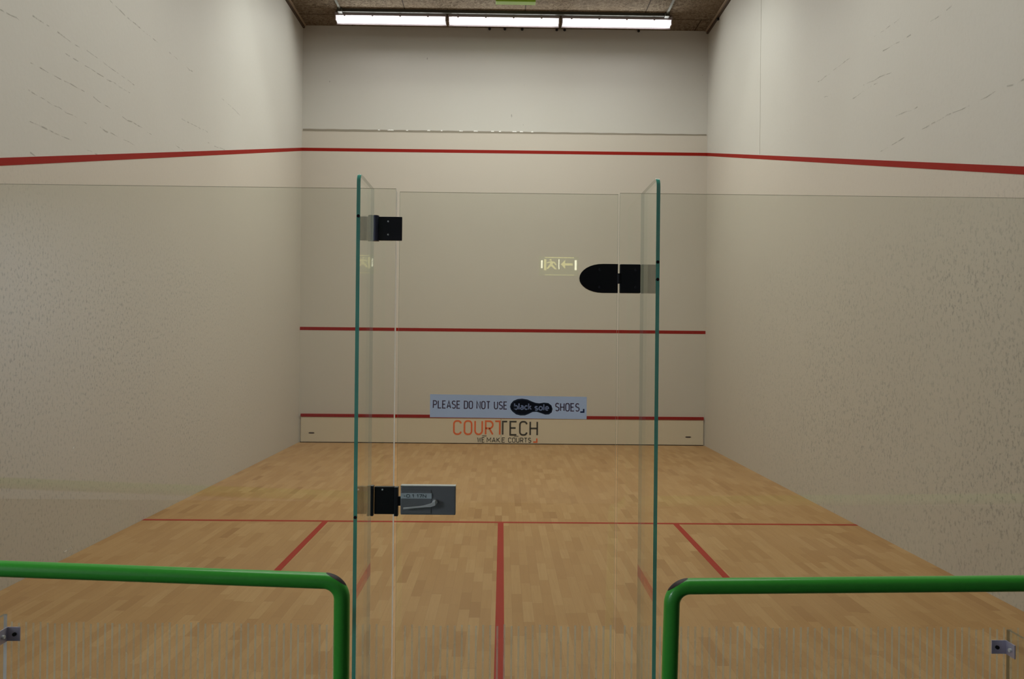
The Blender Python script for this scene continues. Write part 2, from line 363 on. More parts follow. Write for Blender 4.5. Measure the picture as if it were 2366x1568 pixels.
def ribbon(bm, pts, wd, fn, a, b):
    P = [Vector(p) for p in pts]; n = len(P); closed = (P[0]-P[-1]).length < 1e-6
    if closed: P = P[:-1]; n -= 1
    Lf, Rt = [], []
    for i in range(n):
        p0 = P[i-1] if (i > 0 or closed) else None; p1 = P[(i+1) % n] if (i < n-1 or closed) else None
        d0 = (P[i]-p0).normalized() if p0 is not None else None; d1 = (p1-P[i]).normalized() if p1 is not None else None
        if d0 is None: d0 = d1
        if d1 is None: d1 = d0
        t = (d0+d1); t = t.normalized() if t.length > 1e-4 else d0
        nn = Vector((-t.y, t.x)); c = max(.45, nn.dot(Vector((-d0.y, d0.x))))
        Lf.append(P[i]+nn*wd/2/c); Rt.append(P[i]-nn*wd/2/c)
    m = n if closed else n-1
    for i in range(m):
        j = (i+1) % n
        q = [Lf[i], Lf[j], Rt[j], Rt[i]]
        v0 = [bm.verts.new(fn(p, a)) for p in q]; v1 = [bm.verts.new(fn(p, b)) for p in q]
        bm.faces.new(v0); bm.faces.new(v1[::-1])
        for k in range(4):
            if (not closed and ((k == 3 and i > 0) or (k == 1 and i < m-1))) or (closed and k in (1, 3)): continue
            bm.faces.new([v0[k], v1[k], v1[(k+1) % 4], v0[(k+1) % 4]])
def text_len(s, gap=.24): return sum(glyph(c)[1] for c in s) + gap*(len(s)-1)
def letters(bm, s, x0, z0, h, y0, y1, width=None, stroke=.13, gap=.24, slope=0., mirror=False):
    sx = (width/text_len(s, gap)/h) if width else 1.
    x = 0
    for c in s:
        pl, w = glyph(c)
        for p in pl:
            q = [((x+a)*sx*h, b_*h) for a, b_ in p]
            ribbon(bm, q, stroke*h, lambda v, t: ((x0+v.x), t, z0+v.y+slope*v.x), y0, y1)
        x += w+gap

# ------------------------------------------------------------------ the court shell
bm = bmesh.new(); box(bm, -.2, CW+.2, GY-.001, FW+.2, -.12, 0)
floor = struct(link('floor', bm, M_FLOOR))
struct(B('wall_front', -.2, CW+.2, FW, FW+.2, 0, CH+.1, M_FRONT)); wf = bpy.data.objects['wall_front']
wl = struct(B('wall_left', -.2, 0, GY, FW, 0, CH+.1, M_SIDE))
wr = struct(B('wall_right', CW, CW+.2, GY, FW, 0, CH+.1, M_SIDE))
ce = struct(B('ceiling', -3, CW+3, -5.6, FW+.2, CH, CH+.15, M_CEIL))
# spectator passage behind the glass
struct(B('floor', -3, CW+3, -5.6, GY-.001, -.12, 0, M_CARP))
struct(B('wall_back', -3, CW+3, -5.6, -5.4, 0, CH, M_CORR))
struct(B('wall_passage_left', -3.2, -3, -5.6, GY, 0, CH, M_CORR))
struct(B('wall_passage_right', CW+3, CW+3.2, -5.6, GY, 0, CH, M_CORR))
struct(B('wall_return_left', -3, -.2, GY, GY+.2, 0, CH, M_CORR))
struct(B('wall_return_right', CW+.2, CW+3, GY, GY+.2, 0, CH, M_CORR))

# painted lines (3 mm proud of the surface they are painted on)
T = .002
B('out_line', 0, CW, FW-T, FW+.001, 4.583, 4.633, M_RED, wf)
B('service_line', 0, CW, FW-T, FW+.001, 1.765, 1.815, M_RED, wf)
def side_line(x0, x1, zf, zb, par):
    bm = bmesh.new()
    prism(bm, [(GY+.01, zb), (FW, zf), (FW, zf+.05), (GY+.01, zb+.05)], 'X', x0, x1)
    return link('out_line', bm, M_RED, par)
side_line(-.001, T, 4.583, 2.145, wl)
side_line(CW-T, CW+.001, 4.583, 2.185, wr)
SY = 4.20
B('short_line', 0, CW, SY, SY+.05, -.001, T*.6, M_REDF, floor)
B('half_court_line', 3.165, 3.215, GY+.03, SY, -.001, T*.6, M_REDF, floor)
for x0, x1, xw in ((1.60, 1.65, 0), (4.735, 4.785, CW)):
    bm = bmesh.new(); box(bm, x0, x1, SY-1.7, SY, -.001, T*.6)
    box(bm, min(xw, x1), max(xw, x0), SY-1.7, SY-1.65, -.001, T*.6) if xw else box(bm, 0, x0, SY-1.7, SY-1.65, -.001, T*.6)
    link('service_box_line', bm, M_REDF, floor)

# sealant seam across the front wall with loose paint flakes
bm = bmesh.new(); n = 64
for i in range(n):
    a, b = i/n*(CW-.03)+.015, (i+1)/n*(CW-.03)+.015
    h = .013*(1.25-.5*i/n); j0 = .002*math.sin(i*1.7); j1 = .002*math.sin((i+1)*1.7)
    vs = [bm.verts.new(p) for p in ((a, FW-.004, 4.915-h+j0*.5), (b, FW-.004, 4.915-h+j1*.5), (b, FW-.004, 4.915+h+j1), (a, FW-.004, 4.915+h+j0))]
    bm.faces.new(vs)
bmesh.ops.remove_doubles(bm, verts=bm.verts, dist=1e-5)
r = bmesh.ops.extrude_face_region(bm, geom=list(bm.faces)); bmesh.ops.translate(bm, verts=[e for e in r['geom'] if isinstance(e, bmesh.types.BMVert)], vec=(0, .006, 0))
link('sealant_seam', bm, M_SEAM, wf)
bm = bmesh.new()
for px, w in ((897, 14), (935, 5), (985, 7), (1060, 8), (1094, 10), (1133, 7), (1150, 5), (1184, 10), (1200, 8), (1225, 5), (1015, 4), (870, 5)):
    X = 3.19+(px-1161)/147.; ww = w/147.
    pts = [(X+ww*(-.5+k/6.), 4.929+.011*(R.random())*(1 if 0 < k < 6 else 0)) for k in range(7)] + [(X+ww*.5, 4.921), (X-ww*.5, 4.921)]
    prism(bm, pts, 'Y', FW-.007, FW-.003)
link('paint_flakes', bm, M_WHITE, wf)
# small knocks on the front wall
bm = bmesh.new()
for (px, py, s) in ((1190, 185, 3), (1205, 195, 5), (1177, 265, 6), (1204, 285, 3), (755, 187, 3), (980, 133, 4), (1620, 170, 2)):
    X = 3.19+(px-1161)/147.; Z = 1.63+(784+(px-1161)*.0103-py)/146.4; q = s/147.*.5
    prism(bm, [(X+q*.6*math.cos(t), Z+q*1.4*math.sin(t)) for t in (0, .9, 1.9, 2.8, 3.9, 5.1)], 'Y', FW-.0015, FW+.001)
link('knock_marks', bm, M_CRACK, wf)

# diagonal hairline cracks high on the side walls (y, z) from their place on the wall
F_, CX, CY_, CZ, YAW, PIT, ROL = 1873.5, 3.1905, -3.0462, 1.6269, .0116, .0017, .01
def ray(px, py):
    u = px-1183; v = 784-py; c, s = math.cos(ROL), math.sin(ROL); u, v = u*c-v*s, u*s+v*c
    x, y2, z2 = u/F_, 1., v/F_; c, s = math.cos(PIT), math.sin(PIT); y, z = y2*c-z2*s, y2*s+z2*c
    c, s = math.cos(YAW), math.sin(YAW); return x*c+y*s, -x*s+y*c, z
def on_side(px, py, X):
    d = ray(px, py); t = (X-CX)/d[0]; return (CY_+d[1]*t, CZ+d[2]*t)
def crack_set(par, X, segs, name='crack_marks', m=M_CRACK, wd=.006):
    bm = bmesh.new()
    for (x0, y0, x1, y1) in segs:
        a, b = Vector(on_side(x0, y0, X)), Vector(on_side(x1, y1, X))
        n = max(4, int((b-a).length/.09)); pts = []
        nn = Vector((-(b-a).y, (b-a).x)).normalized()
        for i in range(n+1): pts.append(a.lerp(b, i/n)+nn*R.uniform(-.007, .007))
        for i in range(n):
            if R.random() < .10: continue
            w0, w1 = wd*R.uniform(.3, 1.), wd*R.uniform(.3, 1.)
            q = [pts[i]-nn*w0, pts[i+1]-nn*w1, pts[i+1]+nn*w1, pts[i]+nn*w0]
            xs = X+.0012 if X < 1 else X-.0012
            bm.faces.new([bm.verts.new((xs, p.x, p.y)) for p in q])
    me = link(name, bm, m, par)
    return me
crack_set(wl, 0, [(0, 20, 50, 50), (75, 35, 200, 120), (200, 115, 310, 195), (250, 0, 300, 45), (300, 45, 365, 98), (385, 118, 410, 137), (430, 155, 445, 167),
    (150, 122, 300, 215), (70, 145, 195, 213), (215, 225, 260, 256), (270, 262, 350, 310), (65, 210, 200, 285), (230, 295, 310, 335), (68, 282, 165, 323), (200, 345, 235, 360),
    (55, 348, 110, 372), (512, 228, 560, 270), (405, 335, 430, 353), (420, 275, 480, 305), (480, 330, 530, 350)])
crack_set(wr, CW, [(1890, 190, 1963, 135), (1965, 232, 2028, 190), (2035, 350, 2120, 302), (2125, 300, 2300, 212), (2020, 85, 2080, 42), (2040, 118, 2105, 80), (2290, 215, 2366, 185),
    (1905, 225, 1920, 218), (2150, 50, 2200, 15), (2070, 270, 2120, 248), (1995, 195, 2060, 168)])
# vertical board joint on the right wall
jy = on_side(1757, 200, CW)[0]
B('board_joint', CW-.0015, CW+.001, jy-.003, jy+.003, 4.583+2.44*(jy-FW)/9.75+.08, CH, M_SEAM, wr)
# white scratches low on the left wall and scattered floor scuffs
crack_set(wl, 0, [(165, 1042, 174, 1022), (98, 1049, 101, 1053), (146, 1274, 170, 1262)], 'scratch_marks', M_CHIP, .008)

# dark trims where the side walls meet the ceiling, with pale battens
for i, (x0, x1, xb0, xb1) in enumerate(((0, .03, .03, .055), (CW-.03, CW, CW-.055, CW-.03))):
    t = struct(B('trim_%d' % (i+1), x0, x1, GY+.21, FW, CH-.045, CH, M_TRIM))
    B('batten', xb0, xb1, GY+.21, FW-.02, CH-.02, CH-.001, M_TRIML, t)

# ------------------------------------------------------------------ low tin board across the front wall
TY = FW-.022
zt0, zt1 = .012, .405
XS = 3.178
def tin(x0, x1, label):
    r = tag(empty('tin_board', ((x0+x1)/2, FW-.012, 0)), label, 'board', 'low boards along the foot of the front wall')
    B('board', x0, x1, TY, FW-.001, zt0, zt1, M_TINB, r, bevel=.002)
    return r
tl = tin(.035, XS-.002, 'cream low board left of the centre joint with orange lettering')
tr = tin(XS+.002, CW-.025, 'cream low board right of the centre joint with mostly black lettering')
def slot(px, par, py=0, w=.05, z=None):
    X = 3.19+(px-1161)/147.
    Z = z
    bm = bmesh.new(); prism(bm, [(X-w, Z), (X-w*.6, Z+.011), (X+w*.7, Z+.010), (X+w, Z-.002), (X+w*.5, Z-.012), (X-w*.6, Z-.011)], 'Y', TY-.002, TY+.001)
    link('fixing_slot', bm, M_SEAM if w < .05 else M_TRIM, par)
slot(722, tl, z=.152); slot(1121, tl, w=.042, z=.128)
slot(1195, tr, w=.042, z=.126); slot(1594, tr, z=.136)
YL0, YL1 = TY-.0025, TY+.0005
H = .208; zc = .152; sk = .020
bm = bmesh.new(); letters(bm, 'COUR', 2.438, zc, H, YL0, YL1, width=.612, stroke=.125, gap=.27)
link('orange_lettering', bm, M_ORANGE, tl)
bm = bmesh.new(); ribbon(bm, [(3.088, zc+H), (3.160, zc+H), (3.160, zc)], .026, lambda v, t: (v.x, t, v.y), YL0, YL1)
link('half_letter', bm, M_ORANGE, tl)
bm = bmesh.new(); ribbon(bm, [(3.276, zc+H-.004), (3.206, zc+H-.004), (3.206, zc-.002)], .026, lambda v, t: (v.x, t, v.y), YL0, YL1)
link('half_letter', bm, M_TXT, tr)
bm = bmesh.new(); letters(bm, 'ECH', 3.325, zc-.004, H, YL0, YL1, width=.425, stroke=.125, gap=.27)
link('dark_lettering', bm, M_TXT, tr)
bm = bmesh.new(); letters(bm, 'WE', 2.81, .030, .070, YL0, YL1, width=.108, stroke=.15, gap=.26)
link('small_word', bm, M_TXT, tl)
bm = bmesh.new(); letters(bm, 'MAK', 2.962, .030, .070, YL0, YL1, width=.200, stroke=.15, gap=.26)
link('small_word', bm, M_TXT, tl)
bm = bmesh.new(); letters(bm, 'E', 3.198, .030, .070, YL0, YL1, width=.042, stroke=.15, gap=.26)
link('small_letter', bm, M_TXT, tr)
bm = bmesh.new(); letters(bm, 'COURTS', 3.298, .030, .070, YL0, YL1, width=.355, stroke=.15, gap=.26)
link('small_word', bm, M_TXT, tr)
bm = bmesh.new(); ribbon(bm, [(3.688, .037), (3.745, .037), (3.745, .095)], .023, lambda v, t: (v.x, t, v.y), YL0, YL1)
link('corner_mark', bm, M_ORANGE, tr)
tag(B('tin_batten', .03, CW-.02, FW-.030, FW-.001, .405, .452, M_RED, bevel=.003), 'red batten running along the top of the low cream boards', 'batten')
struct(B('trim_3', .02, CW-.02, FW-.012, FW-.001, .0005, .012, M_DARK))

# ------------------------------------------------------------------ glass
def pane(name, x0, x1, z0, z1, parent, edges, y0=GY, y1=GY+GT):
    """edges: material index per side (-X,+X,top)"""
    bm = bmesh.new(); f = box(bm, x0, x1, y0, y1, z0, z1)
    f[0].material_index, f[1].material_index, f[5].material_index = edges
    f[4].material_index = 2
    return link(name, bm, [M_GLASS, M_EDGE, M_EDGE_TOP, M_EDGE_BRIGHT, M_EDGE_SOFT], parent)
def stripes(x0, x1, par, ztop=.612, off=0.):
    bm = bmesh.new(); x = math.ceil((x0+.012-3.182)/.0253)*.0253+3.182
    while x < x1-.01:
        zt = ztop + .004*R.uniform(-1, 1)
        vs = [bm.verts.new(p) for p in ((x-.0036, GY-.0006, .01), (x+.0036, GY-.0006, .01), (x+.0036, GY-.0006, zt), (x-.0036, GY-.0006, zt))]
        bm.faces.new(vs); x += .0253
    return link('frosted_stripes', bm, M_FILM, par)
ZTL, ZTR = 2.166, 2.160
gl = tag(empty('glass_wall_panel', (1.4, GY, 0)), 'clear glass back wall panel on the left, between side wall and door', 'glass panel', 'glass panels of the court back wall')
pane('pane', .004, 2.805, .004, ZTL, gl, (2, 3, 2)); stripes(.0, 2.80, gl)
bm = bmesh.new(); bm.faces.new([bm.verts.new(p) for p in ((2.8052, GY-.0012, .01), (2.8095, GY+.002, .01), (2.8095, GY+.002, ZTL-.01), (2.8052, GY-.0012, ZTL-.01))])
link('glint_strip', bm, M_GLINT, gl)  # white translucent sheet paints the glint along the pane edge
gr = tag(empty('glass_wall_panel', (5.0, GY, 0)), 'clear glass back wall panel on the right, beside the pointed hinge', 'glass panel', 'glass panels of the court back wall')
pane('pane', 3.606, CW-.004, .004, ZTR, gr, (4, 2, 2)); stripes(3.61, CW, gr)
# hinge plate clamped to the right panel beside the fin
B('hinge_plate', 3.606, 3.680, GY-.016, GY-.0008, 1.801, 1.904, M_BLACKP, gr, bevel=.003)
for z in (1.822, 1.884): dome('screw', (3.662, GY-.016, z), .0045, M_BLACK, gr)

def fin(x0, y0, z1, label, r=.03):
    bm = bmesh.new()
    pts = [(GY-.001, .002), (GY-.001, z1)] + [(y0+r-r*math.sin(t), z1-r+r*math.cos(t)) for t in [i*PI/2/8 for i in range(9)]] + [(y0, .002)]
    fs = prism(bm, pts, 'X', x0, x0+GT)
    for f in fs[2:]: f.material_index = 1
    fs[2].material_index = 4      # the edge that butts on the glass wall
    fs[3].material_index = 2      # top edge
    o = link('glass_fin', bm, [M_GLASS, M_EDGE, M_EDGE_TOP, M_EDGE_BRIGHT, M_EDGE_SOFT])
    return tag(o, label, 'glass fin')
fl = fin(2.716, -.430, 2.163, 'tall upright glass fin with green edge left of the door')
fr = fin(3.681, -.445, 2.158, 'tall upright glass fin with green edge right of the door')
for par, x, zs in ((fl, 2.722, (2.024, 1.054)), (fr, 3.687, (1.885, 1.829))):
    for z in zs:
        bm = bmesh.new(); tube(bm, [(x, par is fl and -.4315 or -.4465, z), (x, par is fl and -.42 or -.435, z)], .0052, 14); link('bolt_reflection', bm, M_BLACKP, par, smooth=True)  # dark dots stand for bolts mirrored in the fin edge
# short fins low at either side with clips
def short_fin(x0, z1, label, flip):
    bm = bmesh.new(); f = box(bm, x0, x0+GT, -.47, GY-.001, .002, z1)
    for i in (2, 3, 5): f[i].material_index = 2
    f[3].material_index = 3 if not flip else 2
    return tag(link('short_glass_fin', bm, [M_GLASS, M_EDGE, M_EDGE_TOP, M_EDGE_BRIGHT]), label, 'glass fin')
sl = short_fin(1.433, .642, 'knee-high glass fin at the lower left of the glass wall', False)
sr = short_fin(5.012, .608, 'knee-high glass fin at the lower right of the glass wall', True)
def clip(xa, xb, z0, z1, side, label):
    r = tag(empty('glass_clip', ((xa+xb)/2, GY-.004, z0)), label, 'clip')
    bm = bmesh.new(); box(bm, xa, xb, GY-.005, GY-.0008, z0, z1)
    if side < 0: box(bm, xa, xa+.004, GY-.055, GY-.005, z0, z1)
    else: box(bm, xb-.004, xb, GY-.055, GY-.005, z0, z1)
    link('plate', bm, M_LILAC, r)
    cx = xb-.018 if side < 0 else xa+.018
    cyl('bolt', (cx, GY-.011, (z0+z1)/2), (cx, GY-.004, (z0+z1)/2), .0065, M_BLACKP, r)
    xx = xa+.004 if side < 0 else xb-.004
    cyl('bolt', (xx, GY-.035, (z0+z1)/2), (xx-side*.008, GY-.035, (z0+z1)/2), .0065, M_CHROME, r)
clip(1.4458, 1.493, .548, .597, -1, 'grey metal corner clip on the short glass fin at the lower left')
clip(4.957, 5.0112, .522, .570, 1, 'grey metal corner clip on the short glass fin at the lower right')

# ------------------------------------------------------------------ glass door
DX0, DX1, DZ1 = 2.8185, 3.5995, 2.155
dr = tag(empty('glass_door', ((DX0+DX1)/2, GY, 0)), 'frameless glass door with sticker, latch box and pointed black hinge', 'door')
pane('pane', DX0, DX1, .008, DZ1, dr, (4, 4, 2)); stripes(DX0, DX1, dr)
# bullet-shaped hinge leaf
hz0, hz1 = 1.801, 1.904; hc = (hz0+hz1)/2; hh = (hz1-hz0)/2
pts = [(3.5985, hz0), (3.5985, hz1), (3.545, hz1)]
for i in range(1, 16):
    t = i/16*PI; pts.append((3.545-.083*math.sin(t), hc+hh*math.cos(t)))
pts.append((3.545, hz0))
bm = bmesh.new(); prism(bm, pts, 'Y', GY-.016, GY-.0008)
hg = link('door_hinge', bm, M_BLACKP, dr)
bm = bmesh.new(); tube(bm, [(3.6028, GY-.013, hc-.018), (3.6028, GY-.013, hc+.018)], .008, 16); link('knuckle', bm, M_BLACKP, hg, smooth=True)
for z in (hz0+.02, hz1-.02): dome('screw', (3.535, GY-.016, z), .0055, M_BLACK, hg)
# latch box
lx0, lx1, lz0, lz1 = 2.836, 3.030, 1.010, 1.110
bm = bmesh.new(); box(bm, lx0, lx1, GY-.030, GY-.0008, lz0, lz1)
lb = link('latch_box', bm, M_STEELD, dr, bevel=.0025)
B('lit_top', lx0, lx1, GY-.032, GY-.001, lz1-.001, lz1+.003, M_STEEL, lb)  # paler slab paints the court light falling on the box top
B('face_plate', lx0+.002, lx0+.108, GY-.0325, GY-.029, lz0+.006, lz1-.012, M_STEELD, lb, bevel=.001)
lab = B('engraved_label', lx0+.001, lx0+.110, GY-.0345, GY-.031, lz0+.058, lz0+.077, M_LABEL, lb)
bm = bmesh.new(); letters(bm, '-0.1 17N', lx0+.012, lz0+.0625, .010, GY-.0352, GY-.0340, width=.078, stroke=.16); link('label_print', bm, M_INK, lb)
cyl('spindle', (2.958, GY-.046, 1.057), (2.958, GY-.029, 1.057), .0085, M_CHROME, lb)
bm = bmesh.new()
path = [(2.961, 1.056), (2.945, 1.047), (2.92, 1.0435), (2.90, 1.041), (2.875, 1.0385), (2.848, 1.036)]
rr = [.009, .0055, .003, .0024, .0024, .0032]
up = [(p[0], p[1]+q) for p, q in zip(path, rr)]; dn = [(p[0], p[1]-q) for p, q in zip(path, rr)]
prism(bm, up+dn[::-1], 'Y', GY-.050, GY-.044)
link('lever_handle', bm, M_CHROME, lb, bevel=.0012)
B('latch_bolt', DX0-.006, lx0, GY-.022, GY-.008, lz0+.030, lz0+.062, M_BLACKP, lb)
# warning sticker on the door
sx0, sx1, sz0, sz1 = 2.934, 3.4935, 1.352, 1.434
RS = -.0045   # slight droop to the right
def sp_(v, t): return (v[0], t, v[1])
bm = bmesh.new(); bm.faces.new([bm.verts.new((x, GY-.0008, z)) for x, z in ((sx0, sz0), (sx1, sz0+RS*.5), (sx1, sz1+RS), (sx0, sz1))])
st = link('warning_sticker', bm, M_SIGN, dr)
ya, yb = GY-.0018, GY-.0010
bm = bmesh.new(); letters(bm, 'PLEASE DO NOT USE', sx0+.012, sz0+.0335, .0255, ya, yb, width=.262, stroke=.15, gap=.27, slope=-.008)
link('lettering', bm, M_SIGNTX, st)
bm = bmesh.new(); letters(bm, 'SHOES', sx0+.448, sz0+.0270, .0265, ya, yb, width=.084, stroke=.15, gap=.27, slope=-.008)
link('lettering', bm, M_SIGNTX, st)
def sole(grow):
    px = 1./4230.   # metres per pixel of the enlarged reading
    top = [(1190, 285), (1200, 245), (1235, 205), (1290, 182), (1350, 176), (1420, 186), (1480, 212), (1530, 230), (1580, 236), (1640, 226), (1700, 232), (1740, 262), (1756, 310)]
    bot = [(1745, 355), (1710, 382), (1660, 386), (1600, 366), (1545, 348), (1490, 352), (1440, 378), (1390, 398), (1330, 400), (1270, 385), (1225, 350), (1200, 320)]
    c = Vector((1470, 288)); out = []
    for p in top+bot:
        v = Vector(p)
        d = v-c
        v = c+Vector((d.x*(1-grow*.05), d.y*(1-grow*.17))) + Vector((0, 0))
        out.append((sx0+(v.x-128)*(sx1-sx0)/(2210-128), sz1-(v.y-128)*(sx1-sx0)/(2210-128)))
    return out
bm = bmesh.new(); prism(bm, sole(0), 'Y', ya, yb); so = link('sole_emblem_rim', bm, M_SIGNRM, st)
bm = bmesh.new(); prism(bm, sole(1), 'Y', ya-.0005, yb); link('sole_emblem', bm, M_SIGNBK, st)
k = (sx1-sx0)/(2210-128)
bm = bmesh.new(); letters(bm, 'black', sx0+(1250-128)*k, sz1-(318-128)*k, 78*k, ya-.001, yb, width=222*k, stroke=.2, gap=.24)
link('white_lettering', bm, M_SIGNWH, st)
bm = bmesh.new(); letters(bm, 'sole', sx0+(1522-128)*k, sz1-(326-128)*k, 78*k, ya-.001, yb, width=180*k, stroke=.2, gap=.24)
link('white_lettering', bm, M_SIGNWH, st)
bm = bmesh.new(); ribbon(bm, [(sx0+(2125-128)*k, sz1-(347-128)*k), (sx0+(2170-128)*k, sz1-(347-128)*k), (sx0+(2170-128)*k, sz1-(305-128)*k)], 20*k, lambda v, t: (v.x, t, v.y), ya, yb)
link('corner_mark', bm, M_SIGNBL, st)

for o in (gl, gr, dr): o['kind'] = 'thing'

# ------------------------------------------------------------------ black brackets at the left fin
ub = tag(empty('corner_bracket', (2.78, GY-.01, 1.979)), 'upper black metal bracket joining the left glass fin to the panel', 'bracket')
bm = bmesh.new(); box(bm, 2.744, 2.829, GY-.010, GY-.0008, 1.979, 2.064); link('plate', bm, M_BLACK, ub, bevel=.0022)
bm = bmesh.new(); pts = [(2.7285, GY-.0008)]+[(2.7285+.022-.022*math.cos(t), GY-.020-.006*math.sin(t)*0-.0) for t in ()]
# rolled corner: profile in plan (x, y)
prof = [(2.7288, GY-.001), (2.7288, GY-.020), (2.7310, GY-.024), (2.7355, GY-.0255), (2.741, GY-.024), (2.745, GY-.019), (2.747, GY-.013), (2.747, GY-.001)]
v0 = [bm.verts.new((x, y, 1.976)) for x, y in prof]; v1 = [bm.verts.new((x, y, 2.067)) for x, y in prof]
bm.faces.new(v0[::-1]); bm.faces.new(v1)
for i in range(len(prof)): bm.faces.new([v0[i], v0[(i+1) % len(prof)], v1[(i+1) % len(prof)], v1[i]])
link('rolled_corner', bm, M_BLACKL, ub, smooth=True)
for z in (2.000, 2.047): dome('screw', (2.780, GY-.010, z), .0034, M_CHROME, ub, 1.0)
kb = tag(empty('door_keeper', (2.78, GY-.01, 1.003)), 'lower black metal keeper on the glass beside the silver latch box', 'bracket')
bm = bmesh.new(); box(bm, 2.742, 2.813, GY-.020, GY-.0008, 1.009, 1.106); link('keeper_body', bm, M_BLACKP, kb, bevel=.002)
B('flange', 2.7288, 2.7395, GY-.026, GY-.001, 1.003, 1.110, M_BLACK, kb, bevel=.002)
B('flange', 2.8125, 2.8265, GY-.026, GY-.0008, 1.003, 1.106, M_BLACK, kb, bevel=.002)
dome('screw', (2.771, GY-.020, 1.096), .0034, M_CHROME, kb, 1.0)

# ------------------------------------------------------------------ green handrails in front of the glass
def rail(x_in, z_in, x_out, z_out, xb, rb, label, par=None):
    """horizontal bar from beyond the frame to a bend, then down to the floor"""
    YR = -.75; r = .0226
    s = 1 if x_in > x_out else -1
    path = [(x_out, YR, z_out), (x_out+(x_in-x_out)*.5, YR, z_out+(z_in-z_out)*.5)]
    cx, cz = x_in-s*rb, z_in-rb
    for i in range(13):
        t = PI/2*(1-i/12); path.append((cx+s*rb*math.cos(t), YR, cz+rb*math.sin(t)))
    path += [(x_in+(xb-x_in)*.5, YR, .5), (xb, YR, .0)]
    root = tag(empty('handrail', (xb, YR, 0)), label, 'handrail')
    bm = bmesh.new(); tube(bm, path, r, 36)
    link('rail_tube', bm, M_RAIL, root, smooth=True)
    bm = bmesh.new()      # worn patch on the outer side of the bend
    n1, n2 = 18, 8; grid = []
    for i in range(n1+1):
        t = PI/2*(.10+.62*i/n1) ; t = PI/2*1.06-t+.0
        row = []
        for j in range(n2+1):
            a = -1.05+1.75*j/n2
            ed = 1 if (0 < i < n1 and 0 < j < n2) else .9
            wv = .14*math.sin(i*2.3)+.10*math.sin(i*5.1)
            wdt = math.sin(PI*min(1, max(0, i/n1)))**.5
            a = (a*wdt if j in (0, n2) or True else a) + (wv*.4 if j == 0 else 0)
            rad = r*1.006
            d = Vector((s*math.cos(t), 0, math.sin(t)))
            p = Vector((cx, YR, cz)) + d*rb + d*rad*math.cos(a) + Vector((0, -1, 0))*rad*math.sin(a)
            row.append(bm.verts.new(p))
        grid.append(row)
    for i in range(n1):
        for j in range(n2):
            try: bm.faces.new([grid[i][j], grid[i+1][j], grid[i+1][j+1], grid[i][j+1]])
            except Exception: pass
    link('worn_patch', bm, M_WORN, root, smooth=True)
    return root
rail(2.744, .945, -1.86, 1.083, 2.746, .0505, 'bright green tubular handrail bending down on the left')
rail(3.678, .936, 8.26, 1.003, 3.662, .0505, 'darker green tubular handrail bending down on the right')

# ------------------------------------------------------------------ lights at the ceiling
def lamp_row_visible():
    xs = [(.625, 2.292), (2.325, 4.000), (4.037, 5.700)]
    names = ['left', 'middle', 'right']
    for (x0, x1), nm in zip(xs, names):
        r = tag(empty('strip_light', ((x0+x1)/2, 9.17, 6.44)), {'left': 'leftmost of three lit fluorescent strip lights near the front wall',
             'middle': 'middle one of three lit fluorescent strip lights near the front wall', 'right': 'rightmost of three lit fluorescent strip lights near the front wall'}[nm], 'ceiling light', 'fluorescent strip lights below the ceiling')
        bm = bmesh.new()   # shallow trough, opening tipped towards the back of the court
        prof = [(9.14, 6.488), (9.14, 6.532), (9.30, 6.532), (9.30, 6.404), (9.288, 6.404), (9.288, 6.520), (9.152, 6.520), (9.152, 6.488)]
        fs = prism(bm, prof, 'X', x0, x1)
        link('housing', bm, M_HOUSE, r)
        bm = bmesh.new()   # glowing reflector, slanted
        prof = [(9.085, 6.474), (9.09, 6.480), (9.282, 6.480), (9.282, 6.338), (9.272, 6.338), (9.20, 6.352), (9.13, 6.40)]
        prism(bm, [(9.153, 6.489), (9.153, 6.515), (9.286, 6.515), (9.286, 6.421), (9.272, 6.421), (9.22, 6.470)], 'X', x0+.01, x1-.01)
        link('reflector', bm, M_REFL, r)
        for yy, zz in ((9.182, 6.464), (9.246, 6.436)):
            bm = bmesh.new(); tube(bm, [(x0+.05, yy, zz), (x1-.05, yy, zz)], .0145, 16); link('tube', bm, M_TUBE, r, smooth=True)
        n = 4
        for i in range(n):
            xx = x0+(x1-x0)*(i+.35)/n
            B('clip', xx-.012, xx+.012, 9.134, 9.16, 6.474, 6.492, M_HOUSE, r)
        for e in (x0, x1-.012): B('end_cap', e, e+.012, 9.155, 9.286, 6.425, 6.515, M_HOUSE, r)
        for e in (x0+.25, x1-.25): cyl('hanger', (e, 9.2, 6.525), (e, 9.2, 6.5625), .008, M_CONDUIT, r, 8)
        ld = bpy.data.lights.new('strip_glow', 'AREA'); ld.shape = 'RECTANGLE'; ld.size = x1-x0-.1; ld.size_y = .06; ld.energy = E_A; ld.color = (.965, 1, .925)
        lo = bpy.data.objects.new('strip_glow', ld); COL.objects.link(lo); lo.parent = r
        lo.location = (0, .03, -.03)
        d = Vector((0, -.75, -.62)); lo.rotation_euler = d.to_track_quat('-Z', 'Y').to_euler()
E_A, E_B, E_C, E_D = 12, 61, 32, 27
lamp_row_visible()
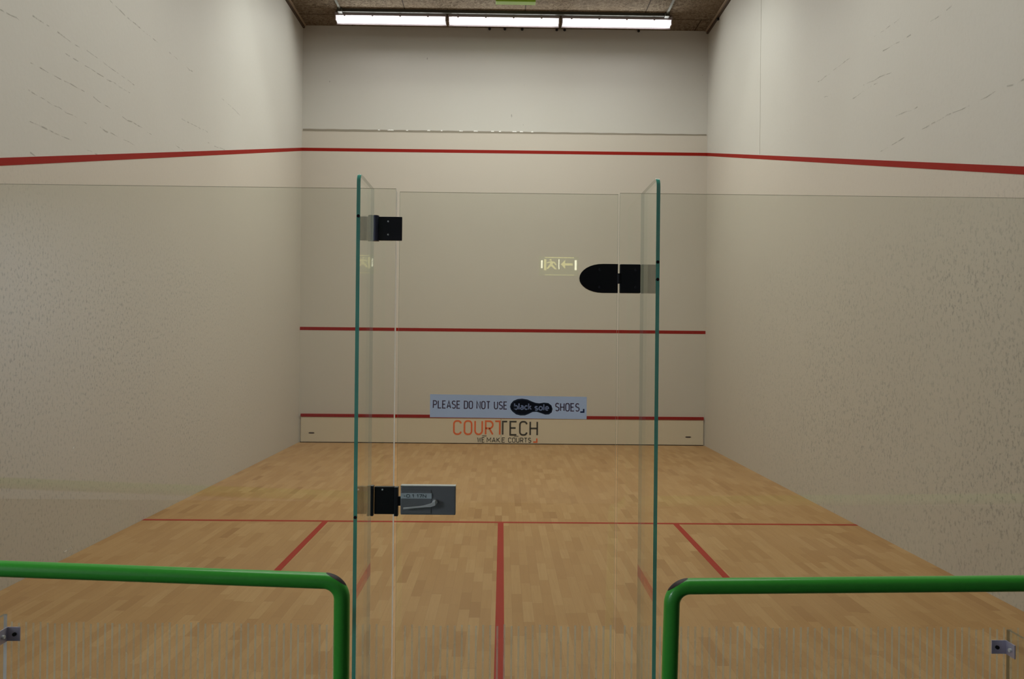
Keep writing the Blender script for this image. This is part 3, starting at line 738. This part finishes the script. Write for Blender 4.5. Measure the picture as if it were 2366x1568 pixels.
def lamp_row(Y, E, n, label, depth=.17, wdt=.30, tilt=0, xs=.62, pitch=1.71):
    for i in range(n):
        x0 = xs+i*pitch; x1 = x0+pitch-.045
        r = tag(empty('trough_light', ((x0+x1)/2, Y, 6.5)), label, 'ceiling light', 'trough lights further back under the ceiling')
        bm = bmesh.new(); zt = 6.50
        h = wdt/2
        prism(bm, [(Y-h-.012, zt-depth), (Y-h-.012, zt+.012), (Y+h+.012, zt+.012), (Y+h+.012, zt-depth), (Y+h, zt-depth), (Y+h, zt), (Y-h, zt), (Y-h, zt-depth)], 'X', x0, x1)
        box(bm, x0, x0+.01, Y-h, Y+h, zt-depth, zt); box(bm, x1-.01, x1, Y-h, Y+h, zt-depth, zt)
        link('housing', bm, M_HOUSE, r)
        for e in (x0+.25, x1-.25): cyl('hanger', (e, Y, 6.51), (e, Y, 6.5625), .008, M_CONDUIT, r, 8)
        for dy in (-.06, .06):
            bm = bmesh.new(); tube(bm, [(x0+.05, Y+dy, zt-.025), (x1-.05, Y+dy, zt-.025)], .015, 10); link('tube', bm, M_REFL, r, smooth=True)
        ld = bpy.data.lights.new('strip_glow', 'AREA'); ld.shape = 'RECTANGLE'; ld.size = x1-x0-.06; ld.size_y = .2; ld.energy = E; ld.color = (.965, 1, .925)
        lo = bpy.data.objects.new('strip_glow', ld); COL.objects.link(lo); lo.parent = r; lo.location = (0, 0, -.045); lo.rotation_euler = (tilt, 0, 0)
lamp_row(6.35, E_B, 3, 'grey trough light hung under the ceiling above mid court', .086, .30, math.radians(26), 1.6, 1.065)
lamp_row(3.3, E_C, 3, 'grey trough light hung under the ceiling above the short line')
lamp_row(.6, E_D, 3, 'grey trough light hung under the ceiling above the glass wall')

# conduit loop on the ceiling
cd = tag(empty('conduit_frame', (3.2, 9.17, CH)), 'dark square conduit frame fixed to the ceiling above the strip lights', 'conduit')
B('cross_bar', .70, 5.62, 9.07, 9.125, CH-.045, CH-.001, M_CONDUIT, cd)
for x in (.715, 5.605):
    B('side_bar', x-.015, x+.015, .4, 9.07, CH-.022, CH-.001, M_CONDUITL, cd)
    B('corner_piece', x-.035, x+.035, 9.03, 9.13, CH-.06, CH-.0005, M_CONDUIT, cd, bevel=.006)
# green lamp box under the ceiling
gb = tag(empty('emergency_lamp', (3.33, 8.5, 6.44)), 'lime green lamp box under the ceiling behind the strip lights', 'lamp')
B('lamp_body', 3.045, 3.612, 8.44, 8.56, 6.436, CH-.001, M_GREENBX, gb, bevel=.004)
B('lit_face', 3.055, 3.600, 8.436, 8.441, 6.500, CH-.004, M_GREENLT, gb)
B('end_bracket', 3.012, 3.045, 8.46, 8.54, 6.50, CH-.0005, M_BLACKP, gb)
# squash balls caught at the top of the front wall
balls = [(1135, 'leftmost black squash ball caught at the top of the front wall'), (1170, 'black squash ball caught at the wall top, second from the left'),
         (1210, 'black squash ball caught at the wall top, third from the left'), (1290, 'black squash ball at the wall top just left of the light joint'),
         (1308, 'black squash ball at the wall top just right of the light joint'), (1479, 'rightmost black squash ball caught at the top of the front wall')]
bb = None
for i, (px, lb_) in enumerate(balls):
    X = 3.115+(px-1161)/146.2
    if bb is None:
        bm = bmesh.new(); bmesh.ops.create_icosphere(bm, subdivisions=3, radius=.0215)
        bb = link('squash_ball', bm, M_RUBBER, smooth=True); o = bb
    else:
        o = bb.copy(); COL.objects.link(o)
    o.location = (X, FW-.0225, CH-.0225)
    tag(o, lb_, 'ball', 'squash balls stuck high up')
o = bb.copy(); COL.objects.link(o); o.location = (CW-.0225, 9.10, CH-.0685); tag(o, 'black squash ball stuck on the trim at the right ceiling edge', 'ball', 'squash balls stuck high up')

# ------------------------------------------------------------------ passage: exit sign (seen mirrored in the door) and added fill lamp
ex = tag(empty('exit_sign', (3.747, -5.39, 2.39)), 'lit exit sign with arrow and running figure, mirrored in the door glass', 'sign')
X0, X1, Z0, Z1 = 3.55, 3.945, 2.285, 2.475; YS = -5.365
B('sign_box', X0, X1, -5.40, YS, Z0, Z1, M_EXITBG, ex, bevel=.003)
yy0, yy1 = YS-.001, YS+.003
def exq(u0, u1, v0, v1, m, nm): return B(nm, X0+(X1-X0)*u0, X0+(X1-X0)*u1, yy0, yy1, Z0+(Z1-Z0)*v0, Z0+(Z1-Z0)*v1, m, ex)
exq(.045, .085, .38, .80, M_EXITHOT, 'glow_bar'); exq(.49, .51, .34, .86, M_EXITHOT, 'glow_bar'); exq(.90, .95, .30, .82, M_EXITHOT, 'glow_bar')
exq(.14, .88, .93, .97, M_EXITFG, 'edge_strip'); exq(.14, .88, .03, .05, M_EXITFG, 'edge_strip')
# the glass shows the sign left-right as photographed when seen by reflection (a mirror image of the sign itself)
def eu(u, v): return (X0+(X1-X0)*u, Z0+(Z1-Z0)*v)
def refl(name, polys, m):
    bm = bmesh.new()
    for p in polys: prism(bm, [eu(*q) for q in p], 'Y', yy0, yy1)
    return link(name, bm, m, ex)
refl('arrow', [[(.55, .60), (.66, .84), (.66, .66), (.85, .66), (.85, .54), (.66, .54), (.66, .36)]], M_EXITFG)
refl('running_figure', [[(.25, .82), (.28, .88), (.32, .84), (.30, .77)], [(.20, .70), (.31, .77), (.40, .72), (.44, .56), (.41, .55), (.37, .66), (.33, .60), (.44, .36), (.41, .32), (.30, .50), (.22, .34), (.18, .36), (.27, .60), (.27, .68), (.20, .64)]], M_EXITFG)
refl('door_symbol', [[(.12, .28), (.12, .86), (.18, .86), (.18, .28)]], M_EXITFG)
pl = tag(empty('passage_fill_lamp', (-2.2, -3.7, 3.1)), 'added white fill lamp hung unseen over the passage behind the camera', 'ceiling light')  # added, unseen: lights rails and passage wall in place of daylight from the left
B('lamp_frame', -2.9, -1.5, -4.1, -3.3, 3.1, 3.16, M_HOUSE, pl, bevel=.004)
B('diffuser', -2.86, -1.54, -4.06, -3.34, 3.090, 3.101, M_DIFF, pl)
for x, y in ((-2.8, -3.7), (-1.6, -3.7)): cyl('hanger', (x, y, 3.155), (x, y, CH+.002), .006, M_CONDUIT, pl, 8)
ld = bpy.data.lights.new('passage_fill', 'AREA'); ld.shape = 'RECTANGLE'; ld.size = 1.3; ld.size_y = .7; ld.energy = 130; ld.color = (.84, .92, 1)
lo = bpy.data.objects.new('passage_fill', ld); COL.objects.link(lo); lo.parent = pl; lo.location = (0, 0, -.02)

# ------------------------------------------------------------------ world, camera, view
w = bpy.data.worlds.new('world'); bpy.context.scene.world = w; w.use_nodes = True
w.node_tree.nodes['Background'].inputs[0].default_value = (.8, .85, 1, 1); w.node_tree.nodes['Background'].inputs[1].default_value = .0
cam = bpy.data.cameras.new('camera'); cam.sensor_fit = 'HORIZONTAL'; cam.sensor_width = 36; cam.lens = F_/2366*36; cam.clip_start = .05
co = bpy.data.objects.new('camera', cam); COL.objects.link(co)
fwd = Vector(ray(1183, 784)).normalized(); rgt = (Vector(ray(1283, 784))-Vector(ray(1183, 784))).normalized(); upv = rgt.cross(fwd)
mtx = Matrix((rgt, upv, -fwd)).transposed().to_4x4(); mtx.translation = Vector((CX, CY_, CZ)); co.matrix_world = mtx
sc = bpy.context.scene; sc.camera = co
sc.view_settings.view_transform = 'Standard'; sc.view_settings.look = 'None'; sc.view_settings.gamma = 1; sc.view_settings.use_curve_mapping = False
sc.view_settings.exposure = 0.1
sc.cycles.max_bounces = 14; sc.cycles.transparent_max_bounces = 24; sc.cycles.diffuse_bounces = 6
sc.cycles.use_denoising = True
sc.cycles.sample_clamp_indirect = 6
